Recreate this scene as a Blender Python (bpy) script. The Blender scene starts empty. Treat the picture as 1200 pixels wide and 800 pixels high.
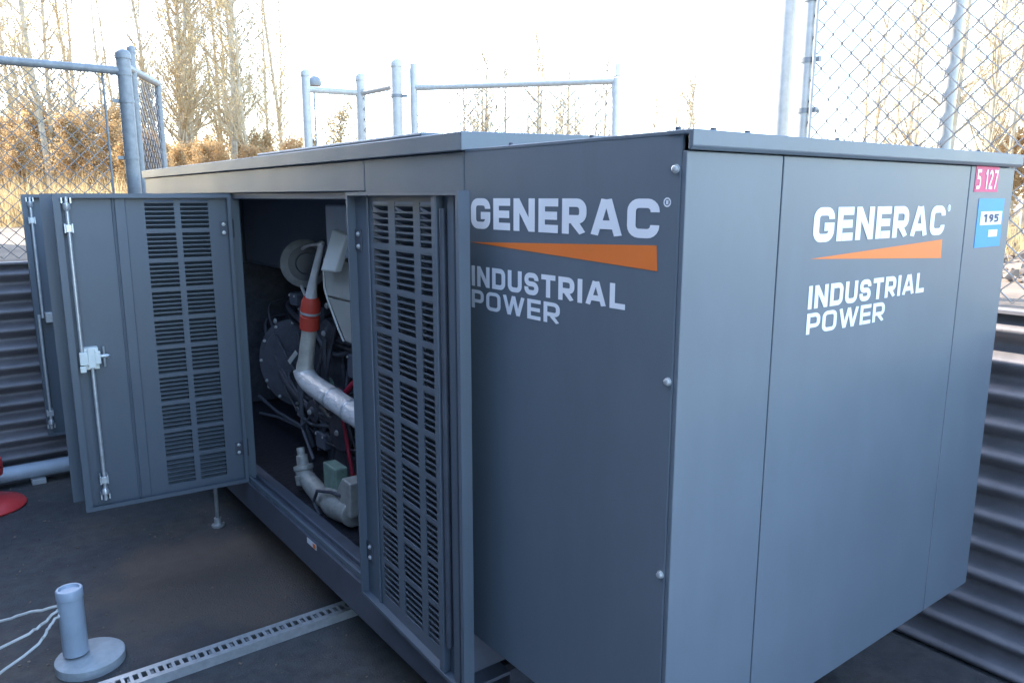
import bpy, bmesh, math, random
from mathutils import Vector, Matrix
R = math.radians
C = bpy.context.scene.collection
SC = bpy.context.scene
random.seed(7)

# ------------------------------------------------------------------ camera
CAM = Vector((-1.1671, -0.9997, 1.83))
cd = bpy.data.cameras.new('camera'); co = bpy.data.objects.new('camera', cd); C.objects.link(co)
co.location = CAM
co.rotation_euler = (R(90 - 10.69), 0, -math.atan2(0.6, 0.8))
cd.sensor_width = 36; cd.lens = 895 / 1200 * 36
cd.clip_start = .05; cd.clip_end = 3000
SC.camera = co

# ------------------------------------------------------------------ light
SUN = Vector((-0.40, 0.917, 0)).normalized()
EL = R(38)
w = bpy.data.worlds.new('World'); SC.world = w; w.use_nodes = True
nt = w.node_tree
sky = nt.nodes.new('ShaderNodeTexSky'); sky.sky_type = 'NISHITA'; sky.sun_disc = False
sky.sun_elevation = EL; sky.sun_rotation = math.atan2(SUN.x, SUN.y)
sky.air_density = 1.0; sky.dust_density = .8; sky.ozone_density = 1.0
bg = nt.nodes['Background']; bg.inputs['Strength'].default_value = 0.15
nt.links.new(sky.outputs[0], bg.inputs[0])
sd = bpy.data.lights.new('sun', 'SUN'); sd.energy = 2.0; sd.angle = R(.5); sd.color = (1, .9, .76)
so = bpy.data.objects.new('sun', sd); C.objects.link(so)
dirv = Vector((SUN.x * math.cos(EL), SUN.y * math.cos(EL), math.sin(EL)))
so.rotation_euler = dirv.to_track_quat('Z', 'Y').to_euler(); so.location = (0, 0, 20)
SC.view_settings.view_transform = 'Standard'; SC.view_settings.look = 'None'
SC.view_settings.exposure = 2.95; SC.view_settings.gamma = 1

# ------------------------------------------------------------------ materials
def mat(name, col, rough=.5, metal=0, var=.12, scale=6, bump=0, bscale=40, spec=.5, col2=None, wide=None):
    m = bpy.data.materials.new(name); m.use_nodes = True
    t = m.node_tree; b = t.nodes['Principled BSDF']; L = t.links.new
    tc = t.nodes.new('ShaderNodeTexCoord')
    n = t.nodes.new('ShaderNodeTexNoise'); n.inputs['Scale'].default_value = scale
    n.inputs['Detail'].default_value = 8; n.inputs['Roughness'].default_value = .62
    L(tc.outputs['Object'], n.inputs['Vector'])
    r = t.nodes.new('ShaderNodeValToRGB')
    r.color_ramp.elements[0].position = .3; r.color_ramp.elements[1].position = .7
    a = [max(0, c * (1 - var)) for c in col]; z = list(col2) if col2 else [min(1, c * (1 + var)) for c in col]
    r.color_ramp.elements[0].color = (*a, 1); r.color_ramp.elements[1].color = (*z, 1)
    L(n.outputs['Fac'], r.inputs[0]); L(r.outputs[0], b.inputs['Base Color'])
    b.inputs['Metallic'].default_value = metal; b.inputs['Specular IOR Level'].default_value = spec
    mr = t.nodes.new('ShaderNodeMapRange'); mr.inputs['To Min'].default_value = max(.03, rough - .08); mr.inputs['To Max'].default_value = min(1, rough + .1)
    L(n.outputs['Fac'], mr.inputs['Value']); L(mr.outputs[0], b.inputs['Roughness'])
    if bump or wide:
        bp = t.nodes.new('ShaderNodeBump'); bp.inputs['Strength'].default_value = bump or .05; bp.inputs['Distance'].default_value = .02
        n2 = t.nodes.new('ShaderNodeTexNoise'); n2.inputs['Scale'].default_value = bscale; n2.inputs['Detail'].default_value = 3 if wide else 8
        L(tc.outputs['Object'], n2.inputs['Vector'])
        L(n2.outputs['Fac'], bp.inputs['Height']); L(bp.outputs[0], b.inputs['Normal'])
    return m

def paint(name, col, rough):
    """painted sheet steel: orange peel, dust and streaks"""
    m = bpy.data.materials.new(name); m.use_nodes = True
    t = m.node_tree; b = t.nodes['Principled BSDF']; L = t.links.new
    b.inputs['Specular IOR Level'].default_value = .65
    tc = t.nodes.new('ShaderNodeTexCoord')
    mp = t.nodes.new('ShaderNodeMapping'); mp.inputs['Scale'].default_value = (5, 5, 1.6)
    L(tc.outputs['Object'], mp.inputs[0])
    st = t.nodes.new('ShaderNodeTexNoise'); st.inputs['Scale'].default_value = 2.2; st.inputs['Detail'].default_value = 9; st.inputs['Roughness'].default_value = .7
    L(mp.outputs[0], st.inputs['Vector'])
    bl = t.nodes.new('ShaderNodeTexNoise'); bl.inputs['Scale'].default_value = 1.7; bl.inputs['Detail'].default_value = 6
    L(tc.outputs['Object'], bl.inputs['Vector'])
    mx = t.nodes.new('ShaderNodeMath'); mx.operation = 'ADD'; L(st.outputs[0], mx.inputs[0]); L(bl.outputs[0], mx.inputs[1])
    r = t.nodes.new('ShaderNodeValToRGB')
    r.color_ramp.elements[0].position = .35; r.color_ramp.elements[1].position = .62
    r.color_ramp.elements[0].color = (*[c * .94 for c in col], 1)
    r.color_ramp.elements[1].color = (*[c * 1.07 + .003 for c in col], 1)
    hf = t.nodes.new('ShaderNodeMath'); hf.operation = 'MULTIPLY'; hf.inputs[1].default_value = .5
    L(mx.outputs[0], hf.inputs[0]); L(hf.outputs[0], r.inputs[0])
    ds = t.nodes.new('ShaderNodeTexNoise'); ds.inputs['Scale'].default_value = 55; ds.inputs['Detail'].default_value = 10; ds.inputs['Roughness'].default_value = .8
    L(tc.outputs['Object'], ds.inputs['Vector'])
    dr = t.nodes.new('ShaderNodeValToRGB'); dr.color_ramp.elements[0].position = .60; dr.color_ramp.elements[1].position = .78
    dr.color_ramp.elements[1].color = (.35, .35, .35, 1)
    L(ds.outputs[0], dr.inputs[0])
    dm = t.nodes.new('ShaderNodeMixRGB'); dm.inputs[2].default_value = (.24, .235, .22, 1)
    L(dr.outputs[0], dm.inputs[0]); L(r.outputs[0], dm.inputs[1]); L(dm.outputs[0], b.inputs['Base Color'])
    mr = t.nodes.new('ShaderNodeMapRange'); mr.inputs['From Min'].default_value = .3; mr.inputs['From Max'].default_value = .7
    mr.inputs['To Min'].default_value = rough - .02; mr.inputs['To Max'].default_value = rough + .05
    L(hf.outputs[0], mr.inputs['Value']); L(mr.outputs[0], b.inputs['Roughness'])
    n2 = t.nodes.new('ShaderNodeTexNoise'); n2.inputs['Scale'].default_value = 2.5; n2.inputs['Detail'].default_value = 1
    n3 = t.nodes.new('ShaderNodeTexNoise'); n3.inputs['Scale'].default_value = 260
    L(tc.outputs['Object'], n2.inputs['Vector']); L(tc.outputs['Object'], n3.inputs['Vector'])
    b1 = t.nodes.new('ShaderNodeBump'); b1.inputs['Strength'].default_value = .17; b1.inputs['Distance'].default_value = .03
    b2 = t.nodes.new('ShaderNodeBump'); b2.inputs['Strength'].default_value = .04; b2.inputs['Distance'].default_value = .002
    L(n2.outputs[0], b1.inputs['Height']); L(n3.outputs[0], b2.inputs['Height']); L(b1.outputs[0], b2.inputs['Normal']); L(b2.outputs[0], b.inputs['Normal'])
    return m

M = {}
M['paint'] = paint('blue_grey_paint', (.112, .140, .166), .41)
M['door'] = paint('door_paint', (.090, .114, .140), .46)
M['inner'] = mat('inner_paint', (.10, .115, .145), .5)
M['rail'] = mat('rail_paint', (.075, .085, .105), .45, var=.2, scale=12)
M['black'] = mat('black_iron', (.055, .06, .075), .5, var=.4, scale=20, bump=.2)
M['soot'] = mat('oily_black', (.014, .015, .02), .4, var=.5, scale=15, bump=.2)
M['zinc'] = mat('zinc_plated', (.62, .64, .64), .38, .6, var=.15, scale=30)
M['galv'] = mat('galvanised_tube', (.25, .265, .27), .55, .2, var=.2, scale=25)
M['corr'] = mat('corrugated_steel', (.20, .19, .20), .5, .2, var=.28, scale=4, bump=.08, bscale=60)
M['white'] = mat('white_vinyl', (.78, .80, .82), .4, var=.03)
M['orange'] = mat('orange_vinyl', (.80, .19, .035), .4, var=.05)
M['magenta'] = mat('magenta_sticker', (.62, .06, .17), .5, var=.12)
M['blue'] = mat('blue_sticker', (.03, .28, .62), .45, var=.08)
M['ink'] = mat('dark_ink', (.03, .05, .12), .5)
M['steelpipe'] = mat('silver_pipe', (.70, .68, .60), .33, .3, var=.18, scale=14, bump=.1, bscale=30)
M['wrap'] = mat('silver_wrap', (.74, .74, .73), .42, .2, var=.12, scale=30, bump=.35, bscale=55)
M['redhose'] = mat('red_silicone', (.55, .06, .035), .5, var=.15)
M['redline'] = mat('red_hose', (.42, .02, .05), .5)
M['cast'] = mat('cast_grey', (.36, .36, .33), .55, .3, var=.25, scale=18, bump=.2)
M['green'] = mat('green_block', (.17, .25, .20), .5, var=.25, scale=20)
M['greybox'] = mat('grey_box', (.42, .42, .38), .5, var=.1)
M['airbox'] = mat('air_box_paint', (.42, .45, .5), .5, var=.08)
M['plate'] = mat('pale_plastic', (.82, .84, .78), .5, var=.06)
M['floor'] = None
M['redp'] = mat('red_plastic', (.62, .05, .05), .42, var=.12)
M['pvc'] = mat('grey_blue_pipe', (.40, .47, .54), .45, .1, var=.1, scale=9)
M['conc'] = mat('concrete_base', (.40, .43, .44), .8, var=.14, scale=20, bump=.2)
M['bounce'] = mat('pale_bounce', (.55, .54, .52), .9, var=.12, scale=3, bump=.15)  # made pale so the added slab reflects more sun
M['cable'] = mat('pale_cable', (.62, .62, .58), .5)
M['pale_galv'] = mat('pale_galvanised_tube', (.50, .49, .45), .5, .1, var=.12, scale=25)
M['wire'] = mat('fence_wire', (.16, .17, .18), .5, .3, var=.2)
M['bark'] = mat('pale_bark', (.46, .39, .28), .85, var=.35, scale=9)
M['twig'] = mat('tan_twig', (.44, .35, .22), .85, var=.3)
M['leaf_o'] = mat('orange_leaves', (.46, .26, .10), .8, var=.35, scale=1.3, col2=(.58, .42, .22))
M['leaf_y'] = mat('yellow_leaves', (.50, .38, .16), .8, var=.25, scale=1.1, col2=(.6, .48, .26))
def translucent(m, f):
    t = m.node_tree; b = t.nodes['Principled BSDF']; o = [n for n in t.nodes if n.type == 'OUTPUT_MATERIAL'][0]
    tr = t.nodes.new('ShaderNodeBsdfTranslucent'); mx = t.nodes.new('ShaderNodeMixShader'); mx.inputs[0].default_value = f
    t.links.new(b.inputs['Base Color'].links[0].from_socket, tr.inputs[0])
    t.links.new(b.outputs[0], mx.inputs[1]); t.links.new(tr.outputs[0], mx.inputs[2]); t.links.new(mx.outputs[0], o.inputs[0])
M['straw'] = mat('dry_grass', (.50, .38, .20), .85, var=.25, scale=2)
for k_ in ('leaf_o', 'leaf_y', 'straw'): translucent(M[k_], .5)
M['rock'] = mat('brown_rock', (.20, .15, .11), .9, var=.35, scale=7, bump=.3)
M['wall'] = mat('dark_cladding', (.07, .072, .075), .9, var=.1, scale=1.5, bump=.15)  # kept dark to cut light bounced onto the generator's long side

def floor_mat():
    m = bpy.data.materials.new('pit_floor'); m.use_nodes = True
    t = m.node_tree; b = t.nodes['Principled BSDF']; L = t.links.new
    tc = t.nodes.new('ShaderNodeTexCoord')
    def noise(s, d=8, rr=.6):
        n = t.nodes.new('ShaderNodeTexNoise'); n.inputs['Scale'].default_value = s; n.inputs['Detail'].default_value = d; n.inputs['Roughness'].default_value = rr
        L(tc.outputs['Object'], n.inputs['Vector']); return n
    a = noise(1.1); f = noise(16); g = noise(120, 4)
    r = t.nodes.new('ShaderNodeValToRGB'); e = r.color_ramp.elements
    e[0].position = .36; e[0].color = (.070, .073, .076, 1); e[1].position = .66; e[1].color = (.135, .115, .095, 1)
    x = e.new(.5); x.color = (.088, .09, .092, 1)
    L(a.outputs[0], r.inputs[0])
    mx = t.nodes.new('ShaderNodeMixRGB'); mx.blend_type = 'MULTIPLY'; mx.inputs[0].default_value = .95
    r2 = t.nodes.new('ShaderNodeValToRGB'); r2.color_ramp.elements[0].position = .3; r2.color_ramp.elements[0].color = (.5, .5, .5, 1); r2.color_ramp.elements[1].position = .65
    L(f.outputs[0], r2.inputs[0]); L(r.outputs[0], mx.inputs[1]); L(r2.outputs[0], mx.inputs[2])
    vd = t.nodes.new('ShaderNodeVectorMath'); vd.operation = 'DISTANCE'; vd.inputs[1].default_value = (-.22, 2.62, 0)
    L(tc.outputs['Object'], vd.inputs[0])
    sm = t.nodes.new('ShaderNodeMath'); sm.operation = 'MULTIPLY_ADD'; sm.inputs[1].default_value = -1.3; sm.inputs[2].default_value = 1.0
    L(vd.outputs['Value'], sm.inputs[0])
    n4 = noise(3.2, 7); s2 = t.nodes.new('ShaderNodeMath'); s2.operation = 'ADD'; L(sm.outputs[0], s2.inputs[0]); L(n4.outputs[0], s2.inputs[1])
    r3 = t.nodes.new('ShaderNodeValToRGB'); r3.color_ramp.elements[0].position = .62; r3.color_ramp.elements[1].position = 1.0
    L(s2.outputs[0], r3.inputs[0])
    m3 = t.nodes.new('ShaderNodeMixRGB'); m3.inputs[2].default_value = (.15, .115, .09, 1); L(r3.outputs[0], m3.inputs[0]); L(mx.outputs[0], m3.inputs[1])
    L(m3.outputs[0], b.inputs['Base Color'])
    mr = t.nodes.new('ShaderNodeMapRange'); mr.inputs['To Min'].default_value = .55; mr.inputs['To Max'].default_value = .95
    L(f.outputs[0], mr.inputs['Value']); L(mr.outputs[0], b.inputs['Roughness'])
    bp = t.nodes.new('ShaderNodeBump'); bp.inputs['Strength'].default_value = .8; bp.inputs['Distance'].default_value = .012
    ad = t.nodes.new('ShaderNodeMath'); L(f.outputs[0], ad.inputs[0]); L(g.outputs[0], ad.inputs[1])
    L(ad.outputs[0], bp.inputs['Height']); L(bp.outputs[0], b.inputs['Normal'])
    return m
M['floor'] = floor_mat()
def ground_mat():
    m = mat('gravel_ground', (.14, .10, .07), .95, var=.4, scale=1.2, bump=.6, bscale=14, col2=(.27, .21, .15))
    return m
M['ground'] = ground_mat()

# ------------------------------------------------------------------ mesh helpers
class MB:
    def __init__(s): s.v = []; s.f = []
    def add(s, vs, fs):
        o = len(s.v); s.v += [tuple(v) for v in vs]; s.f += [tuple(i + o for i in f) for f in fs]; return s
    def box(s, x0, x1, y0, y1, z0, z1):
        return s.add([(x, y, z) for z in (z0, z1) for y in (y0, y1) for x in (x0, x1)],
                     [(0, 2, 3, 1), (4, 5, 7, 6), (0, 1, 5, 4), (2, 6, 7, 3), (0, 4, 6, 2), (1, 3, 7, 5)])
    def obox(s, c, ax, ay, az, hx, hy, hz):
        c = Vector(c); ax, ay, az = Vector(ax), Vector(ay), Vector(az)
        return s.add([c + ax * hx * i + ay * hy * j + az * hz * k for k in (-1, 1) for j in (-1, 1) for i in (-1, 1)],
                     [(0, 2, 3, 1), (4, 5, 7, 6), (0, 1, 5, 4), (2, 6, 7, 3), (0, 4, 6, 2), (1, 3, 7, 5)])
    def tube(s, pts, r, n=12, cap=True):
        pts = [Vector(p) for p in pts]; k = len(pts)
        rs = r if isinstance(r, (list, tuple)) else [r] * k
        up = None; rings = []
        for i, p in enumerate(pts):
            d = (pts[min(i + 1, k - 1)] - pts[max(i - 1, 0)])
            d = d.normalized() if d.length > 1e-9 else Vector((0, 0, 1))
            if up is None: up = Vector((1, 0, 0)) if abs(d.x) < .8 else Vector((0, 1, 0))
            a = d.cross(up)
            if a.length < 1e-6: a = d.orthogonal()
            a.normalize(); b = a.cross(d).normalized(); up = b.cross(d) * 0 + (d.cross(a) * -1)
            up = b * -1 if False else b
            rings.append([p + (a * math.cos(2 * math.pi * j / n) + b * math.sin(2 * math.pi * j / n)) * rs[i] for j in range(n)])
            up = b
        vs = [v for rg in rings for v in rg]; fs = []
        for i in range(k - 1):
            for j in range(n):
                fs.append((i * n + j, i * n + (j + 1) % n, (i + 1) * n + (j + 1) % n, (i + 1) * n + j))
        if cap: fs += [tuple(range(n))[::-1], tuple(range((k - 1) * n, k * n))]
        return s.add(vs, fs)
    def lathe(s, c, axis, prof, n=24):
        c = Vector(c); d = Vector(axis).normalized(); a = d.orthogonal().normalized(); b = d.cross(a)
        vs = []; fs = []; k = len(prof)
        for (h, r) in prof:
            for j in range(n):
                t = 2 * math.pi * j / n
                vs.append(c + d * h + (a * math.cos(t) + b * math.sin(t)) * max(r, 1e-4))
        for i in range(k - 1):
            for j in range(n):
                fs.append((i * n + j, i * n + (j + 1) % n, (i + 1) * n + (j + 1) % n, (i + 1) * n + j))
        fs += [tuple(range(n))[::-1], tuple(range((k - 1) * n, k * n))]
        return s.add(vs, fs)
    def extr(s, prof, o, a, b, e, L):
        """closed profile (p,q) in axes a,b from o, extruded along e by L"""
        o, a, b, e = Vector(o), Vector(a), Vector(b), Vector(e); n = len(prof)
        vs = [o + a * p + b * q for p, q in prof] + [o + a * p + b * q + e * L for p, q in prof]
        fs = [tuple(range(n))[::-1], tuple(range(n, 2 * n))] + [(i, (i + 1) % n, n + (i + 1) % n, n + i) for i in range(n)]
        return s.add(vs, fs)
    def build(s, name, m, parent=None, loc=None, rz=0, smooth=False, bevel=0, fix=True):
        me = bpy.data.meshes.new(name); me.from_pydata(s.v, [], s.f)
        if fix:
            bm = bmesh.new(); bm.from_mesh(me); bmesh.ops.recalc_face_normals(bm, faces=bm.faces); bm.to_mesh(me); bm.free()
        me.materials.append(m)
        o = bpy.data.objects.new(name, me); C.objects.link(o)
        if smooth:
            for p in me.polygons: p.use_smooth = True
            me.set_sharp_from_angle(angle=R(42))
        if parent: o.parent = parent
        if loc: o.location = loc
        if rz: o.rotation_euler.z = rz
        if bevel:
            b = o.modifiers.new('bevel', 'BEVEL'); b.width = bevel; b.segments = 2; b.limit_method = 'ANGLE'; b.angle_limit = R(40)
        return o

def tag(o, label=None, cat=None, group=None, kind=None):
    if label: o['label'] = label
    if cat: o['category'] = cat
    if group: o['group'] = group
    if kind: o['kind'] = kind
    return o
def empty(name, loc=(0, 0, 0), rz=0):
    o = bpy.data.objects.new(name, None); C.objects.link(o); o.location = loc; o.rotation_euler.z = rz; o.empty_display_size = .1
    return o
def inst(src, parent, loc=None):
    o = src.copy(); C.objects.link(o); o.parent = parent
    if loc is not None: o.location = loc
    return o
def copy_tree(o, parent=None):
    c = o.copy(); C.objects.link(c); c.parent = parent
    for ch in [x for x in C.objects if x.parent == o]: copy_tree(ch, c)
    return c

# ================================================================== SETTING
GZ = 1.40                                   # level of the ground outside the pit
X0, X1, Y0, Y1 = -2.55, 1.955, -8.0, 4.80   # pit walls
def sheet(name, rects, m, kind='structure', z=0):
    b = MB()
    for x0, x1, y0, y1 in rects: b.add([(x0, y0, z), (x1, y0, z), (x1, y1, z), (x0, y1, z)], [(0, 1, 2, 3)])
    return tag(b.build(name, m), kind=kind)
sheet('pit_floor', [(X0 - .05, X1 + .05, Y0 - .05, Y1 + .05)], M['floor'], z=0)
sheet('bounce_apron', [(X0 + .06, X1 - .06, Y0 + .06, -.75)], M['bounce'], z=.006)  # unseen reflector, added to bounce sun onto the generator's end face
B = 1500
sheet('ground', [(-B, X0 - .05, -B, B), (X1 + .05, B, -B, B), (X0 - .05, X1 + .05, Y1 + .05, B), (X0 - .05, X1 + .05, -B, Y0 - .05)], M['ground'], z=GZ)

def corr_wall(label, p0, p1, inward, zt=1.425, pitch=.120, amp=.032, sheets=3):
    """corrugated steel wall of lapped sheets with a capping angle"""
    p0, p1 = Vector((*p0, 0)), Vector((*p1, 0)); inw = Vector((*inward, 0)); d = (p1 - p0); Ln = d.length; d.normalize()
    root = tag(empty('corrugated_wall', p0), label, 'corrugated wall')
    prof = []; N = int(zt / pitch * 16)
    for i in range(N + 1):
        z = zt * i / N; a_ = math.sin(2 * math.pi * z / pitch); prof.append((amp * math.copysign(abs(a_) ** 1.0, a_), z))
    for k in range(sheets):
        a, e = Ln * k / sheets - (.03 if k else 0), Ln * (k + 1) / sheets
        off = .0035 if k % 2 else 0
        pr = [(q + off, z) for q, z in prof] + [(q + off - .003, z) for q, z in prof[::-1]]
        sh = MB().extr(pr, d * a, inw, (0, 0, 1), d, e - a).build('sheet', M['corr'], root, smooth=True)
        for zz in range(2, 11, 2):
            q = d * (a + .02) + inw * (amp + off) + Vector((0, 0, pitch * (zz + .25)))
            MB().lathe(q, inw, [(-.004, .011), (.003, .011), (.004, .007), (.009, .007)], 10).build('fastener', M['zinc'], sh)
    b = MB().extr([(-.036, zt - .003), (.034, zt - .003), (.034, zt - .012), (.036, zt - .012), (.036, zt + .001), (-.036, zt + .001)], (0, 0, 0), inw, (0, 0, 1), d, Ln)
    b.build('top_cap', M['corr'], root)
    return root
corr_wall('corrugated steel wall across the left, behind the open doors and pale floor pipe', (X0, Y1), (X1, Y1), (0, -1))
corr_wall('corrugated steel wall at the right edge with sunlit upper ridges', (X1, Y0), (X1, Y1 - .04), (-1, 0), sheets=4)
corr_wall('corrugated steel wall behind the camera, outside the photo', (X0, Y0), (X1 - .04, Y0), (0, 1))
corr_wall('corrugated steel wall along the foot of the tall building, outside the photo', (X0, Y0 + .04), (X0, Y1 - .04), (1, 0), sheets=4)

# building left of the pit (outside the frame): added to shade the pit
bl = tag(empty('shade_building', (-3.0, 0, GZ)), 'added unseen dark building left of the pit, outside the photo', 'shade_building')
MB().box(-9, 0, 6.0, 13.0, 0, 6.7).build('wall', M['wall'], bl)
MB().box(-9, 0, -4.2, 5.998, 0, 3.1).build('wall', M['wall'], bl)  # low wing: blocks sky on the left, lets sun reach the bounce slab
MB().box(-9.05, .05, -4.25, 5.95, 3.102, 3.2).build('parapet', M['galv'], bl, bevel=.01)
MB().box(-9.05, .05, 5.95, 13.05, 6.702, 6.82).build('parapet', M['galv'], bl, bevel=.01)

# ================================================================== GENERATOR
gen = tag(empty('generator', (0, 0, 0)), 'blue grey industrial generator enclosure with open louvered doors and white and orange lettering', 'generator')
YE = 4.635; XW = 1.523
ZR, ZB, ZT = .381, .232, 1.95
HY = .772             # hood length
O1, O2 = 1.376, 2.857  # first opening
O3, O4 = 2.94, 4.36    # second opening
def part(b, name, m='paint', bevel=.003, **k): return b.build(name, M[m], gen, bevel=bevel, **k)
# hood end: three vertical panels on the end face
T = .012; HZ = .537
for x0, x1 in ((.001, .313), (.317, 1.219), (1.223, XW)):
    part(MB().box(x0, x1, 0, T, HZ, 1.918), 'end_panel', bevel=.0025)
part(MB().box(.012, XW - .012, .014, .03, HZ + .02, 1.91), 'end_frame', 'black', 0)
part(MB().box(.0, T, T + .001, HY - .002, HZ, 1.9535), 'hood_side_panel')
part(MB().box(XW - T, XW, T + .001, HY - .002, HZ, 1.9535), 'hood_side_panel')
part(MB().box(T + .001, XW - T - .001, .032, HY - .002, HZ, HZ + .01), 'hood_floor', 'inner', 0)
# hood roof with folded lip along the front
b = MB().extr([(-.018, 1.957), (-.018, 1.926), (-.012, 1.919), (-.006, 1.919), (-.006, 1.948), (.05, 1.948), (.05, 1.957)], (-.004, 0, 0), (0, 1, 0), (0, 0, 1), (1, 0, 0), XW + .012)
part(b, 'roof_lip', bevel=.002)
part(MB().box(-.001, XW + .001, .0505, HY - .004, 1.9475, 1.9568), 'hood_roof', bevel=.002)
def bolt(c, ax, name='bolt', r=.0095, h=.008, par=None, m='zinc'):
    o = MB().lathe((0, 0, 0), ax, [(0, r * 1.45), (.0025, r * 1.45), (.0026, r), (h, r), (h + .001, r * .8)], 12).build(name, M[m], par or gen, loc=c, smooth=True)
    return o
for z in (1.884, 1.46, 1.035, .62): bolt((-.0005, .024, z), (-1, 0, 0), r=.0062, h=.008)
b0 = bolt((.10, .02, 1.957), (0, 0, 1), r=.006, h=.008, m='rail')
for x in (.21, .55, .93, 1.3): inst(b0, gen, (x, .02, 1.957))
for y in (.05, .3, .6): inst(b0, gen, (.03, y, 1.957))
# main body
part(MB().box(0, T, HY + .002, O1 - .002, ZR, 1.9515), 'side_panel')
part(MB().box(0, T, O1 + .002, YE, 1.849, 1.9515), 'header_panel')
part(MB().box(.001, .05, O2, O3, ZR, 1.847), 'door_post', bevel=.004)
part(MB().box(.001, T, O4, YE, ZR, 1.847), 'side_panel')
part(MB().box(.001, XW, YE + .001, YE + .013, ZR, 1.9515), 'far_end_panel')
part(MB().box(XW - .0125, XW - .0005, HY + .002, YE, ZR, 1.9515), 'side_panel')
part(MB().box(T + .001, .06, O1 + .01, O2 - .002, 1.822, 1.848), 'door_header_rail', 'inner', .002)
part(MB().box(T + .001, .06, O3, O4, 1.822, 1.848), 'door_header_rail', 'inner', .002)
part(MB().box(T + .001, .05, O1 - .03, O1 + .004, ZR + .01, 1.82), 'door_jamb', 'inner', .002)
# main roof
b = MB().extr([(-.014, 1.953), (XW + .014, 1.953), (XW + .014, 2.003), (.75, 2.02), (-.014, 2.003)], (0, HY - .008, 0), (1, 0, 0), (0, 0, 1), (0, 1, 0), YE + .03 - HY)
part(b, 'roof', bevel=.003)
part(MB().box(.0, .85, 1.0, 2.42, 2.0035, 2.017), 'roof_hatch', bevel=.006)
# base
rl = MB().extr([(-.012, ZR), (-.012, ZB), (.06, ZB), (.06, ZB + .01), (-.002, ZB + .01), (-.002, ZR - .012), (.12, ZR - .012), (.12, ZR)], (0, HY - .05, 0), (1, 0, 0), (0, 0, 1), (0, 1, 0), YE - HY + .05)
part(rl, 'base_rail', 'rail', .002)
part(MB().box(.0, .012, O1, YE, ZR + .001, ZR + .026), 'door_sill', 'paint', .002)
part(MB().box(.045, .055, O1, YE, ZR + .001, ZR + .02), 'sill_ridge', 'inner', .002)
part(MB().box(XW - .06, XW + .01, HY - .05, YE, ZB, ZR), 'base_rail', 'rail', .002)
part(MB().box(.1205, XW - .0605, HY, YE, ZR - .04, ZR - .014), 'bay_floor', 'soot', 0)
for y in (.95, 2.7, 4.45): part(MB().box(.22, XW - .2, y - .09, y + .09, .005, ZB + .1), 'skid', 'black', .004)
part(MB().box(.24, .32, 1.05, 4.35, .02, ZB - .002), 'skid', 'black', .004)
# interior linings
part(MB().box(T + .001, XW - T - .001, HY + .01, HY + .02, ZR, 1.93), 'bulkhead', 'inner', 0)
part(MB().box(.0605, XW - T - .001, HY + .021, YE, 1.925, 1.935), 'bay_ceiling', 'inner', 0)
part(MB().box(.56, .58, 2.62, 4.4, 1.40, 1.924), 'duct_panel', 'inner', .003)
part(MB().box(.56, XW - .03, 2.62, 4.4, 1.385, 1.398), 'duct_shelf', 'inner', .002)
part(MB().box(.42, 1.4, 4.38, 4.40, ZR, 1.384), 'bay_partition', 'black', .002)
# support leg / drain standing by the far end of the rail
dp = part(MB().tube([(-.062, 3.25, .0), (-.062, 3.25, .42), (-.055, 3.25, .44), (.01, 3.25, .45)], .011, 10), 'drain_pipe', 'galv', 0, smooth=True)
MB().lathe((-.062, 3.25, .0), (0, 0, 1), [(0, .035), (.012, .035), (.014, .02), (.05, .02), (.052, .012)], 12).build('pipe_foot', M['zinc'], dp, smooth=True)

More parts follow.
